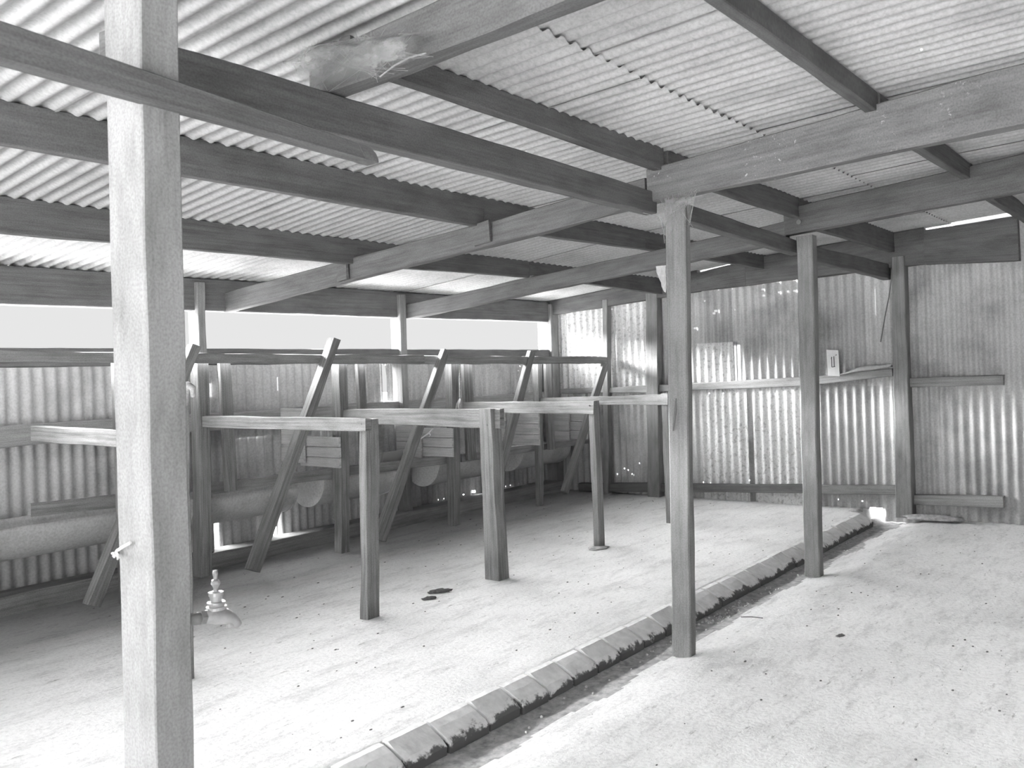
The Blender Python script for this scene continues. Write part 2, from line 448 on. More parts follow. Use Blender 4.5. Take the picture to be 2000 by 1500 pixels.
lsheet(6.94, 7.7, 1.0, ZS, 2, 0.0); lsheet(7.64, 8.4, 1.0, ZS, 0, 0.006); lsheet(8.34, XF+0.02, 1.0, ZS, 0, 0.0)
lsheet(6.14, 7.0, -0.1, 1.03, 2, 0.003); lsheet(6.94, 7.8, -0.1, 1.03, 0, 0.009); lsheet(7.7, 8.5, -0.1, 1.03, 2, 0.003); lsheet(8.44, XF+0.02, -0.1, 1.03, 0, 0.009)
for xq in range(6): lsheet(XB+xq*.8-.04, XB+xq*.8+.8, ZS-.05, 2.3, 0, 0.012+0.006*(xq % 2))  # added sheets close the opening behind the camera to cut light
wl = finish('wall_left', bm, [M_TIN, M_TINL, M_TIND]); tag(wl, kind='structure')

# ---- right hand wall, outside the picture
bm = bmesh.new()
def rightP(u, v, w): return Vector((u, -3.1-w, v))
u = XB; k = 0
while u < XF:
    add_sheet(bm, rightP, 6, [-0.12, 1.3, 2.9], u, min(u+0.8, XF), 0.006*(k % 2)); u += 0.78; k += 1
wr = finish('unseen_wall_right', bm, [M_TINR]); tag(wr, kind='structure')

# ------------------------------------------------------------------ floor with the open drain
def floor_z(x, y):
    n1 = noise.noise(Vector((x*1.3, y*1.3, 0.3)))*0.006 + noise.noise(Vector((x*7, y*7, 1.3)))*0.0025
    if y >= 2.699: z = 0.0
    elif y >= 2.56: z = -0.10
    elif y >= 2.44: z = -0.105 + 0.012*noise.noise(Vector((x*5, y*9, 4)))
    elif y >= 2.06:
        t = (2.44-y)/0.38; t = t*t*(3-2*t); z = -0.105+0.055*t
    else: z = -0.05
    if 2.2 < y < 2.64 and x > 8.4:
        z -= 0.01*min(1, (x-8.4)/0.4)
    return z+n1
bm = bmesh.new()
ys = frange(-3.2, 1.4, 30)+frange(1.5, 2.2, 14)+[2.22+0.02*i for i in range(22)]+[2.05, 2.1, 2.15]
ys += [2.66, 2.685]; ys += frange(2.70, 6.7, 80)
ys = sorted(set(round(y, 4) for y in ys))
xs = frange(XB-.4, -.5, 40)+frange(-0.4, 9.3, 180)
G = [[bm.verts.new((x, y, floor_z(x, y))) for y in ys] for x in xs]
for i in range(len(xs)-1):
    for j in range(len(ys)-1):
        f = bm.faces.new((G[i][j], G[i+1][j], G[i+1][j+1], G[i][j+1])); f.smooth = True
        yc = (ys[j]+ys[j+1])/2
        if 2.38+0.09*noise.noise(Vector((xs[i]*2.3, 0, 9))) < yc < 2.69: f.material_index = 1
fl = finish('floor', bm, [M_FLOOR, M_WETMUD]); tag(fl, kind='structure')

bm = bmesh.new()
s = 60
bmesh.ops.create_grid(bm, x_segments=2, y_segments=2, size=s, matrix=Matrix.Translation((0, 0, -0.16)))
gr = finish('ground', bm, M_GROUND); tag(gr, kind='structure')

# kerb: a run of worn concrete kerb stones with open joints and a broken lip
bm = bmesh.new()
x = XB; k = 0
while x < 8.75:
    L = random.uniform(0.20, 0.28); x1 = min(x+L, 8.78)
    n = 7
    rings = []
    tilt = random.uniform(-0.004, 0.004); push = random.uniform(-0.006, 0.006)
    for i in range(n+1):
        xx = x+0.009+(x1-x-0.018)*i/n
        e = 0.012*noise.noise(Vector((xx*14, 0, 3)))+0.006*noise.noise(Vector((xx*40, 0, 5)))
        chip = 0.02*max(0, noise.noise(Vector((xx*9, 2, 8)))) + (0.010 if i in (0, n) else 0)
        prof = [(2.72, -0.02), (2.712+e*0.6, 0.010+tilt), (2.68+e*0.3, 0.008+tilt), (2.64-chip*0.3+push, -0.010-chip*0.4), (2.585+push+e*0.3, -0.036-chip*0.3), (2.562+push+e*0.5, -0.062), (2.568+push, -0.13), (2.72, -0.13)]
        rings.append([bm.verts.new((xx, py, pz+0.0015*noise.noise(Vector((xx*60, py*60, 0))))) for py, pz in prof])
    for i in range(n):
        for j in range(8):
            bm.faces.new((rings[i][j], rings[i][(j+1) % 8], rings[i+1][(j+1) % 8], rings[i+1][j]))
    bm.faces.new(rings[0]); bm.faces.new(list(reversed(rings[-1])))
    x = x1+0.002; k += 1
bmesh.ops.recalc_face_normals(bm, faces=bm.faces)
kb = finish('drain_kerb', bm, M_KERB)
tag(kb, 'row of worn kerb stones edging the open floor drain', 'kerb')

# ------------------------------------------------------------------ wall framing (setting)
NT = [0]
def trim(a0, b0, a1, b1, ext, m=M_DARKWOOD, **k):
    NT[0] += 1
    o = timber('trim_%d' % NT[0], a0, b0, a1, b1, ext, m, **k); tag(o, kind='structure'); return o
V = Vector
YF = 6.40   # inner face of the left wall framing
# sill and lintel of the long opening
s0, s1 = hy(150, 680, YF), hy(1058, 683, YF)
def lin(p, q, x): return p+(q-p)*((x-p.x)/(q.x-p.x))
trim(lin(s0, s1, XB), lin(s0, s1, XB)-V((0, 0, .13)), lin(s0, s1, 9.1), lin(s0, s1, 9.1)-V((0, 0, .13)), (0, .13, 0), M_ROOFWOOD)
def zr(y): return roof_z(y)+0.012
trim((XB, YF, zr(YF)), (XB, YF, 2.05), (9.1, YF, zr(YF)-.012), (9.1, YF, 2.072), (0, .13, 0), M_ROOFWOOD)
# mid girt and bottom plate of the left wall
trim((XB, YF+.02, 1.27), (XB, YF+.02, 1.12), (9.1, YF+.02, 1.22), (9.1, YF+.02, 1.08), (0, .09, 0))
trim((XB, 6.30, .13), (XB, 6.30, -.06), (9.0, 6.30, .13), (9.0, 6.30, -.06), (0, .2, 0))
# left wall posts
for nm, lxx, exx, rxx in (('a', 372, 388, 404), ('b', 767, 783, 795), ('c', 1058, 1077, 1094)):
    e = hy(exx, 650, YF-.04); r = hy(rxx, 650, YF-.04)
    w = .14
    trim((e.x, YF-.04+w, 2.29), (e.x, YF-.04, 2.29), (e.x, YF-.04+w, -.05), (e.x, YF-.04, -.05), (min(r.x, 9.09)-e.x, 0, 0), M_POST)
for xq in (-.35, -2.6): trim((xq, YF+.1, 2.29), (xq, YF-.04, 2.29), (xq, YF+.1, -.05), (xq, YF-.04, -.05), (.09, 0, 0), M_POST)
trim((1.95, YF+.1, 2.29), (1.95, YF-.04, 2.29), (1.95, YF+.1, -.05), (1.95, YF-.04, -.05), (.09, 0, 0), M_POST)
# far wall: girts, bottom rails, top plate
XG = 9.00
def fg(pa, pb, qa, qb, th=.08, m=M_DARKWOOD, X=XG):
    trim(hx(*pa, X), hx(*pb, X), hx(*qa, X), hx(*qb, X), (th, 0, 0), m)
fg((1096, 759), (1096, 769), (1178, 756), (1178, 767))
fg((1190, 757), (1190, 767), (1264, 752), (1264, 767))
fg((1285, 752), (1285, 765), (1570, 736), (1570, 754))
fg((1570, 737), (1570, 754), (1742, 720), (1742, 735))
fg((1776, 739), (1776, 757), (1960, 732), (1960, 752))
fg((1130, 944), (1130, 960), (1290, 944), (1290, 961), m=M_ROOFWOOD)
fg((1285, 945), (1285, 961), (1570, 947), (1570, 963), m=M_ROOFWOOD)
fg((1570, 948), (1570, 964), (1755, 949), (1755, 967), m=M_POST)
fg((1785, 967), (1785, 986), (1960, 970), (1960, 992))
# top plate in three lengths; a slit of daylight stays above parts of it
def tp(px0, px1, pyb0, pyb1, gap0, gap1):
    b0 = hx(px0, pyb0, XG-.03); b1 = hx(px1, pyb1, XG-.03)
    trim(V((b0.x, b0.y, zr(b0.y)-gap0)), b0, V((b1.x, b1.y, zr(b1.y)-gap1)), b1, (.10, 0, 0), M_ROOFWOOD)
tp(1062, 1362, 618, 569, .0, .0); tp(1362, 1456, 569, 557, .030, .024); tp(1456, 1806, 557, 516, .0, .0); tp(1806, 1990, 516, 508, .026, .034)
# studs of the far wall
def stud(ex, ey, lx, rx, ty, m=M_POST, X=8.965, tx=None):
    e = hx(ex, ey, X); t = hx(ex if tx is None else tx, ty, X)
    l_ = hx(lx, ey, X); r = hy(rx, ey, e.y)
    w = V((0, l_.y-e.y, 0))
    t.z = min(t.z, roof_z(t.y)-.01)
    trim(t+w, t, e+w-V((0, 0, .05)), e-V((0, 0, .05)), (max(.05, min(9.09, r.x)-e.x), 0, 0), m)
stud(1188, 966, 1178, 1196, 585, tx=1186)
stud(1287, 974, 1265, 1297, 572, tx=1282)

# ------------------------------------------------------------------ the row of posts along the drain
GP = 'timber posts along the floor drain'
bm = bmesh.new()
X0 = 1.22
b_l, b_r = hx(240, 1360, X0), hx(302, 1360, X0); t_l, t_r = hx(205, 120, X0), hx(275, 120, X0)
def ext_line(p, q, z): return p+(q-p)*((z-p.z)/(q.z-p.z))
zt0 = 2.62
add_timber(bm, ext_line(b_l, t_l, -.08), ext_line(b_r, t_r, -.08), ext_line(b_l, t_l, zt0), ext_line(b_r, t_r, zt0), V((.108, 0, 0)), c=.004, rough=.003, seg=.08)
p0 = finish('shed_post', bm, M_WHITEPOST)
tag(p0, 'nearest thick timber post with a sunlit white face, brass tap on its side', 'post', GP)
# splinter of twine tied round the white post
bm = bmesh.new()
c0 = hx(228, 1078, X0-.012)
tube(bm, [hx(255, 1060, X0-.012), hx(240, 1068, X0-.016), hx(228, 1076, X0-.014), hx(222, 1086, X0-.012)], .004, 6)
for q in ((-5, 10), (2, 14), (-9, 3), (5, 11)): tube(bm, [c0, hx(228+q[0]*.6, 1078+q[1]*.6, X0-.02), hx(228+q[0], 1078+q[1], X0-.015)], .003, 5)
tag(finish('twine_knot', bm, M_SACK), 'frayed pale twine knotted on the left edge of the white post', 'twine')

def ppost(eb, et, lx, rx, topl, z0, lab, m=M_POST, xt=None):
    bm = bmesh.new()
    r = post_geo(bm, eb, et, lx, rx, z0=z0, topleft=topl, c=.007, rough=.0035, xt=xt)
    o = finish('shed_post', bm, m); tag(o, lab, 'post', GP); return o, r
P1, r1 = ppost((1349, 1273), (1337, 384), 1312, 1360, 1297, -.05, 'tall post beside the drain with a long split and cobwebs at its top')
P2, r2 = ppost((1601, 1119), (1586, 459), 1571.5, 1610, 1555, -.05, 'tall bare post beside the drain, right of the split cobwebbed one')
bm = bmesh.new()
post_geo(bm, (1782, 1004), (1765, 500), 1749, 1792, X0=8.93, topleft=1741, c=.007, rough=.004)
P3 = finish('shed_post', bm, M_POST); tag(P3, 'post standing against the far iron wall at the drain outlet', 'post', GP)
# the long split and knots on P1
Xp = r1[0].x-.0035
bm = bmesh.new()
for pts in ([(1320, 778), (1319, 800), (1316, 825), (1314, 842)],):
    vs = [hx(a, b, Xp) for a, b in pts]; wd = [1, 4, 3.5, .6]
    lft = [bm.verts.new(hx(a-w_/2, b, Xp)) for (a, b), w_ in zip(pts, wd)]; rgt = [bm.verts.new(hx(a+w_/2, b, Xp)) for (a, b), w_ in zip(pts, wd)]
    for i in range(3): bm.faces.new((lft[i], rgt[i], rgt[i+1], lft[i+1]))
ext = bmesh.ops.extrude_face_region(bm, geom=bm.faces[:])
for g in ext['geom']:
    if isinstance(g, bmesh.types.BMVert): g.co.x += .006
tag(finish('split', bm, M_INK, P1), 'dark split in the wood')

# ------------------------------------------------------------------ tie plates along the posts
GT = 'tie beams along the tops of the post row'
YC = 2.40
def lng(name, Y, t0, b0, t1, b1, th, m, lab, cat, grp=None, **k):
    o = timber(name, hy(*t0, Y), hy(*b0, Y), hy(*t1, Y), hy(*b1, Y), (0, th, 0), m, **k)
    tag(o, lab, cat, grp); return o
a_, b_ = hy(345, 90, YC), hy(345, 185, YC); c_, d_ = hy(1296, 379, YC), hy(1296, 421, YC)
def exl(p, q, x): return p+(q-p)*((x-p.x)/(q.x-p.x))
o = timber('tie_beam', exl(a_, c_, 1.31), exl(b_, d_, 1.31), exl(a_, c_, 4.42), exl(b_, d_, 4.42), (0, .075, 0), M_ROOFWOOD, c=.004)
tag(o, 'long dark tie beam from the white post to the cobwebbed post', 'beam', GT)
lng('tie_beam', YC, (1345, 398), (1345, 433), (1562, 472), (1562, 498), .075, M_ROOFWOOD, 'middle tie beam between the two free standing drain posts', 'beam', GT)
lng('tie_beam', YC, (1586, 479), (1586, 508), (1740, 516), (1740, 546), .075, M_ROOFWOOD, 'farthest tie beam, from the bare post to the far wall post', 'beam', GT)
# the rounded free end bolted beside the white post
YQ = 2.06
pts = [((721, 288), (739, 319)), ]
bm = bmesh.new()
A0, B0 = hy(-150, -12, YQ), hy(-150, 72, YQ); A1, B1 = hy(700, 279, YQ), hy(715, 311.5, YQ)
add_timber(bm, A0, B0, A1, B1, V((0, .055, 0)), c=.003, rough=.0015)
prevA, prevB = A1, B1
for (ta, tb) in (((716, 284.5), (724, 314.5)), ((727, 290.5), (730, 316)), ((734, 298), (735, 317.3)), ((739, 309), (740, 318.5))):
    na, nb = hy(*ta, YQ), hy(*tb, YQ)
    add_timber(bm, prevA, prevB, na, nb, V((0, .055, 0)), c=.002, rough=.0, seg=.3)
    prevA, prevB = na, nb
o = finish('beam_end', bm, M_ROOFWOOD); tag(o, 'dark beam with a rounded free end bolted beside the white post', 'beam')

# ------------------------------------------------------------------ cross beams
GB = 'cross beams carrying the roof'
X1, X2 = 4.37, 6.45
def cross(X, t0, b0, t1, b1, th, lab, m=M_ROOFWOOD, y0=None, y1=None):
    a0, b0_, a1, b1_ = hx(*t0, X), hx(*b0, X), hx(*t1, X), hx(*b1, X)
    def ey(p, q, y): return p+(q-p)*((y-p.y)/(q.y-p.y))
    if y0 is None: y0 = a0.y
    if y1 is None: y1 = a1.y
    o = timber('cross_beam', ey(a0, a1, y0), ey(b0_, b1_, y0), ey(a0, a1, y1), ey(b0_, b1_, y1), (th, 0, 0), m, c=.006, rough=.005)
    tag(o, lab, 'beam', GB); return o
B1R = cross(X1, (1262, 331), (1262, 396), (1850, 165), (1861, 271), .09, 'broad stained cross beam resting on the cobwebbed post, running right', m=M_STAINBEAM, y1=-3.1)
cross(X1+.012, (1223, 358), (1200, 416), (639, 517), (624, 563), .075, 'cross beam from the cobwebbed post left to the wall opening', y0=2.45, y1=6.42)
cross(X2, (1530, 408), (1538, 458.5), (1865, 330), (1865, 397), .09, 'cross beam on the bare second post, running right', y1=-3.1)
cross(X2+.012, (1200, 505), (1200, 540), (861, 580), (828, 616), .075, 'farther left cross beam, from the second post to the wall opening', y0=2.45, y1=6.42)
X00 = 2.1
o = cross(X00, (590, 122), (643, 178), (760, 40), (830, 106), .09, 'short cross beam at the top left draped with dusty cobwebs', y0=2.52, y1=-3.1)
B0M = o
# joint block of the long left beam
for px, py0, py1, w in ((927, 441, 482, 30),):
    a, b = hx(px, py0, X1), hx(px+3, py1, X1)
    dy = V((0, -.13, 0)); 
    o = timber('splice_block', a, b, a+dy+V((0, 0, .018)), b+dy+V((0, 0, .018)), (-.02, 0, 0), M_ROOFWOOD, c=.003); tag(o, 'short splice block nailed to the long left cross beam, under a purlin', 'block', 'splice blocks on the left cross beam')
a, b = hx(662, 512, X1), hx(664, 551, X1)
o = timber('splice_block', a, b, a+V((0, -.10, .012)), b+V((0, -.10, .012)), (-.02, 0, 0), M_ROOFWOOD, c=.003); tag(o, 'splice block low on the long left cross beam, nearer the bright opening', 'block', 'splice blocks on the left cross beam')
# bolt on the second beam
bm = bmesh.new(); p = hx(1561, 434, X2); tube(bm, [p+V((.02, 0, 0)), p+V((-.012, 0, 0))], .018, 12)
finish('bolt', bm, M_IRON, bpy.data.objects['cross_beam.002'])

# ------------------------------------------------------------------ purlins
GU = 'purlins under the iron roof'
def purlin(Y, b0, b1, x0, x1, lab, th=.055, zb0=None, zb1=None):
    p, q = hy(*b0, Y), hy(*b1, Y)
    zz = lambda x: p.z+(q.z-p.z)*(x-p.x)/(q.x-p.x)
    zt = roof_z(Y)+.016
    o = timber('purlin', (x0, Y, zt), (x0, Y, zz(x0)), (x1, Y, zt), (x1, Y, zz(x1)), (0, th, 0), M_ROOFWOOD, c=.004, rough=.003)
    tag(o, lab, 'purlin', GU); return o
purlin(2.34, (770, 150), (1290, 331), 2.14, 4.40, 'purlin joining the cobwebbed short beam to the broad stained beam')
purlin(2.34, (1530, 415), (1420, 379), 4.46, 6.47, 'purlin end dropping to the second cross beam, above the tie beam')
purlin(2.34, (1600, 448), (1735, 488), 6.50, 9.02, 'short purlin between the second beam and the far wall post')
purlin(1.20, (1540, 90), (1690, 200), XB, 4.40, 'purlin at the upper right landing on the stained beam')
purlin(1.20, (1790, 285), (1865, 330), 4.42, 6.50, 'purlin at the right beyond the stained beam')
purlin(1.20, (1790, 300), (1865, 345), 6.50, 9.05, 'farthest purlin at the right edge before the far wall')
purlin(3.64, (352, 340), (935, 441), XB, 4.42, 'long purlin below the rounded beam end, left half')
purlin(3.64, (1060, 460), (1290, 490), 4.42, 6.49, 'purlin between the two left cross beams, nearer the post row')
purlin(3.64, (1348, 501), (1503, 527), 6.49, 9.05, 'short purlin right of the cobwebbed post, near the far wall')
purlin(4.84, (354, 485), (686, 514.5), XB, 4.42, 'lowest long purlin, above the bright opening at left')
purlin(4.84, (810, 525), (1110, 547), 4.42, 6.49, 'low purlin between the left cross beams, near the opening')
purlin(4.84, (1165, 556), (1298, 575), 6.49, 9.05, 'low purlin reaching the far wall near its corner')
purlin(-0.1, (1790, 100), (1865, 110), -1.0, 9.05, 'purlin over the photographer, outside the picture', zb0=1) if False else None
for Y in (0.0, -1.4):
    o = timber('purlin', (XB, Y, roof_z(Y)-.002), (XB, Y, roof_z(Y)-.1), (9.05, Y, roof_z(Y)-.002), (9.05, Y, roof_z(Y)-.1), (0, .055, 0), M_ROOFWOOD)
    tag(o, 'purlin past the right edge, %s' % ('next beyond the landed one' if Y == 0 else 'farthest right of all'), 'purlin', GU)

# ------------------------------------------------------------------ stalls
GS = 'timber stall dividers'
def post_on(bm, eb, et, lb, rb, lt, z0=0.0, Xb=None, rt=None, Yb=None):
    if Yb is None:
        P = hz(*eb, z0) if Xb is None else hx(*eb, Xb)
    else:
        P = hy(*eb, Yb)
    T = hx(*et, P.x) if Yb is None else hy(*et, Yb)
    wy = hx(lb, eb[1], P.x).y-P.y; wyt = hx(lt, et[1], T.x).y-T.y
    wx = hy(rb, eb[1], P.y).x-P.x
    d = (T-P).normalized(); P2 = P-d*.04
    add_timber(bm, P2+V((0, wy, 0)), P2, T+V((0, wyt, 0)), T, V((wx, 0, 0)), c=.005, rough=.005, seg=.1)
    return P, T, wy, wyt, wx
dl = ['divider hidden behind the white post, only its post edge and rail showing at left',
      'nearest full stall divider, straight front post left of centre',
      'second full stall divider, with a thick leaning front post',
      'third full stall divider, slim dark front post with earth at its foot',
      'farthest stall divider, its front post half hidden by the cobwebbed post']
# front posts: edge bottom, edge top, left bottom, right bottom, left top
FP = [((368, 1329), (352, 762), 350, 383, 336),
      ((717.5, 1211), (714.5, 820), 703.5, 743, 701),
      ((974, 1135), (959, 799), 946, 994, 935),
      ((1171, 1070), (1159.5, 783), 1159.5, 1182, 1148),
      ((1315, 1023), (1304, 768), 1301.5, 1325, 1291)]
# rails: top-left, bottom-left (at the back upright) top-right, bottom-right (at the front post), thickness, side (-1 in front of posts, +1 behind)
RL = [((60, 832), (60, 862), (330, 847), (330, 880), -1),
      ((395, 812), (395, 835), (714.5, 819), (714.5, 843), -1),
      ((670, 799), (670, 826), (976, 799), (976, 838), 1),
      ((903, 786), (903, 806), (1159.5, 783.5), (1159.5, 809), -1),
      ((1055, 778), (1055, 790), (1304, 770), (1304, 791), -1)]
# back uprights: edge x at top/bottom etc on plane Y = 5.85
BU = [None,
      ((393, 1118), (386, 702), 376, 415, 371),
      ((668, 1082), (662, 700), 653, 685, 645.5),
      ((888, 1019), (881, 700), 875, 902, 867),
      ((1055, 980), (1051, 700), 1047, 1063, 1038)]
YU = 5.85
# braces: bottom (left,right) & top(left,right) of the lit face
BR = [((163, 175, 200, 1172), (364, 377, 394, 672)),
      ((479, 492, 511, 1105), (637, 653, 666, 659)),
      ((729, 738, 756, 1046), (861, 869, 880, 681)),
      ((947, 955, 968, 985), (1028, 1037, 1047, 684)),
      ((1096, 1102, 1112, 954), (1174, 1180, 1190, 708))]
# thin neck boards behind, light part left/right/dark right, top y, bottom y
NB = [None,
      (422, 430, 452, 708, 962),
      (688, 698, 712, 708, 925),
      (902, 905, 922, 708, 900),
      (1060, 1066, 1077, 708, 880)]
for i in range(5):
    eb, et, lb, rb, lt = FP[i]
    base = hz(*eb, 0)
    root = empty('stall_divider', (base.x, base.y, 0), dl[i], 'stall divider', GS)
    bm = bmesh.new()
    P, T, wy, wyt, wx = post_on(bm, eb, et, lb, rb, lt)
    fpo = finish('front_post', bm, M_RAIL, root)
    tl, bl, tr, br, side = RL[i]
    th = .045
    XR = T.x-th-.001 if side < 0 else T.x+wx+.003
    if side > 0:
        XR = T.x+.035
    if i == 0: XR = T.x+.035
    if side < 0:
        a1, b1 = hx(*tr, T.x-th), hx(*br, T.x-th)
    else:
        a1, b1 = hx(*tr, XR), hx(*br, XR)
    a0, b0 = hy(*tl, YU), hy(*bl, YU)
    if side < 0:
        a0.x = b0.x = min(a0.x, b0.x)
    dx = V((th, 0, 0))
    rlo = timber('rail', a0, b0, a1, b1, dx, M_RAIL, root, c=.004, rough=.004)
    if side < 0 and i in (1, 3):
        nail(tr[0]-9, tr[1]+9, a1.x, rlo)
    if i == 2:
        nail(952, 812, T.x, fpo); nail(951, 830, T.x, fpo)
    # back upright
    if BU[i]:
        eb2, et2, lb2, rb2, lt2 = BU[i]
        bm = bmesh.new(); post_on(bm, eb2, et2, lb2, rb2, lt2, Yb=YU); finish('back_post', bm, M_RAIL, root)
    else:
        Pb = hy(238, 1000, YU); bm = bmesh.new()
        add_timber(bm, (Pb.x, YU+.09, -.04), (Pb.x, YU, -.04), (Pb.x, YU+.09, 1.66), (Pb.x, YU, 1.66), (.07, 0, 0)); finish('back_post', bm, M_RAIL, root)
    # raking brace, foot out on the floor in front of the trough, head past the top rail
    (fl_, fe_, fr_, fy_), (hl_, he_, hr_, hy_) = BR[i]
    Yf, Yt = 5.72, 5.65
    if i == 4: Yt = 5.55
    fe, fr = hy(fe_, fy_, Yf), hy(fr_, fy_+6, Yf); he, hr = hy(he_, hy_, Yt), hy(hr_, hy_+5, Yt)
    dy_ = min(.085, abs(hx(fl_, fy_, fe.x).y-fe.y))
    d = (fe-he).normalized()
    timber('brace', fe+d*.03, fr+d*.03, he, hr, (0, dy_, 0), M_RAIL, root, c=.004, rough=.003)
    if NB[i]:
        l_, e_, r_, ty, by = NB[i]
        Yn = 5.88
        e0, e1 = hy(e_, ty, Yn), hy(e_+1, by, Yn)
        e1.x = e0.x+.02
        w = V((0, .04, 0)); r__ = hy(r_, ty, Yn)
        timber('neck_board', e0+w, e0, e1+w, e1, (r__.x-e0.x, 0, 0), M_RAIL, root, c=.003)
# top rail along all the stalls
Yt = 5.74
a0, b0, a1, b1 = hy(400, 690, Yt), hy(400, 709, Yt), hy(1205, 698, Yt), hy(1205, 711, Yt)
bm = bmesh.new()
am, bmm = hy(830, 694.5, Yt), hy(830, 711, Yt)
add_timber(bm, exl(a0, am, .4), exl(b0, bmm, .4), am, bmm, (0, .06, 0), c=.006, rough=.006)
zz1 = exl(am, a1, 9.02); zz2 = exl(bmm, b1, 9.02)
add_timber(bm, am, bmm, V((9.0, 5.60, zz1.z)), V((9.0, 5.60, zz2.z)), (0, .06, 0), c=.006, rough=.006)
tr_o = finish('top_rail', bm, M_DARKWOOD); tag(tr_o, 'long rail running over all the stalls to the far wall', 'rail')
# bark knot of rope on the hidden divider's post top and the tether on the third rail
bm = bmesh.new(); pc = hx(368, 768, 2.5)
tube(bm, [hx(362, 792, 2.48), hx(362, 765, 2.47), hx(368, 753, 2.47), hx(376, 757, 2.47), hx(377, 775, 2.48)], .016, 8, [.012, .020, .022, .016, .010])
tag(finish('rope_loop', bm, M_ROPE, smooth=True), 'pale looped rope end over the post top beside the white post', 'rope')
bm = bmesh.new(); Xq = 6.22
tube(bm, [hx(897, 712, Xq), hx(898, 745, Xq), hx(899, 780, Xq)], .007, 6)
for dx_, dy_ in ((0, 0), (3, 2), (-3, 3), (1, 6)):
    tube(bm, [hx(899+dx_*.3, 779, Xq-.02), hx(896+dx_, 788, Xq-.03), hx(895+dx_*1.4, 797+dy_*.4, Xq-.03)], .007, 6)
tag(finish('tether_rope', bm, M_ROPE, smooth=True), 'tether rope hanging from the top rail, knotted over the second gap rail', 'rope')
bm = bmesh.new(); Xq = 6.0
tube(bm, [hx(846, 837, Xq), hx(838, 846, Xq), hx(822, 857, Xq)], .006, 6)
tube(bm, [hx(838, 846, Xq), hx(841, 850, Xq-.01), hx(838, 853, Xq-.01)], .006, 6)
tag(finish('frayed_cord', bm, M_SACK), 'frayed pale cord hanging in front of the feed partition', 'cord')

# ------------------------------------------------------------------ troughs
GR = 'half round feed troughs along the left wall'
YT0, ZT, RT_ = 6.235, .615, .238
def trough(x0, x1, lab, r0=1.0):
    root = empty('feed_trough', ((x0+x1)/2, YT0, 0), lab, 'trough', GR)
    bm = bmesh.new(); n = 20; m_ = 10
    for s_, rr in ((0, RT_), (1, RT_-.012)):
        pass
    go = [[bm.verts.new((x0+(x1-x0)*j/m_, YT0-RT_*math.cos(math.pi*k/n), ZT-RT_*math.sin(math.pi*k/n)*1.0+.003*noise.noise(V((x0+j, k*.7, 0))))) for k in range(n+1)] for j in range(m_+1)]
    gi = [[bm.verts.new((x0+(x1-x0)*j/m_, YT0-(RT_-.014)*math.cos(math.pi*k/n), ZT-(RT_-.014)*math.sin(math.pi*k/n))) for k in range(n+1)] for j in range(m_+1)]
    for j in range(m_):
        for k in range(n):
            bm.faces.new((go[j][k], go[j][k+1], go[j+1][k+1], go[j+1][k])).smooth = True
            bm.faces.new((gi[j+1][k], gi[j+1][k+1], gi[j][k+1], gi[j][k])).smooth = True
        for k in (0, n):
            bm.faces.new((go[j][k], go[j+1][k], gi[j+1][k], gi[j][k]))
    bmesh.ops.recalc_face_normals(bm, faces=bm.faces)
    finish('basin', bm, M_TROUGH, root)
    for xe, dd in ((x0, -.018), (x1, .018)):
        bm = bmesh.new(); vs = [bm.verts.new((xe, YT0-(RT_+.004)*math.cos(math.pi*k/n), ZT-(RT_+.004)*math.sin(math.pi*k/n))) for k in range(n+1)]
        f = bm.faces.new(vs); ex = bmesh.ops.extrude_face_region(bm, geom=[f])
        for g in ex['geom']:
            if isinstance(g, bmesh.types.BMVert): g.co.x += dd
        bmesh.ops.recalc_face_normals(bm, faces=bm.faces)
        finish('end_panel', bm, M_TROUGH, root)
    # timber support under it
    return root
trough(2.2, 3.45, 'feed trough left of the white post')
trough(3.80, 4.73, 'nearest feed trough right of the white post')
trough(5.03, 5.88, 'feed trough behind the nearest front post')
trough(6.47, 7.30, 'feed trough with a clear round end panel, behind the second front post')
trough(7.83, 8.72, 'farthest feed trough, beside the far wall corner')
GF = 'front boards of the feed troughs'
def rim(t0, b0, t1, b1, lab):
    lng('trough_board', 5.955, t0, b0, t1, b1, .04, M_DARKWOOD, lab, 'board', GF, c=.003)
rim((60, 984), (60, 1010), (365, 952), (365, 976), 'trough front board left of the white post')
rim((395, 946), (395, 968), (650, 915), (650, 935), 'nearest trough front board, crossed by the nearest brace')
rim((684, 911), (684, 929), (876, 890.5), (876, 906), 'trough front board behind the nearest front post')
rim((902, 887), (902, 902), (1048, 867), (1048, 880), 'trough front board behind the leaning front post')
rim((1062, 866.5), (1062, 879), (1178, 851), (1178, 862), 'farthest trough front board, ending at the far wall')
# broken piece of board standing in the trough
bm = bmesh.new()
Yb = 6.05
v0 = [hy(747, 905, Yb), hy(750, 884, Yb), hy(768, 882, Yb), hy(786, 878, Yb), hy(790, 900, Yb)]
f = bm.faces.new([bm.verts.new(p) for p in v0]); ex = bmesh.ops.extrude_face_region(bm, geom=[f])
for g in ex['geom']:
    if isinstance(g, bmesh.types.BMVert): g.co.y += .03
bmesh.ops.recalc_face_normals(bm, faces=bm.faces)
tag(finish('broken_board', bm, M_DARKWOOD), 'broken piece of board standing in the trough, right of the nearest front post', 'board')

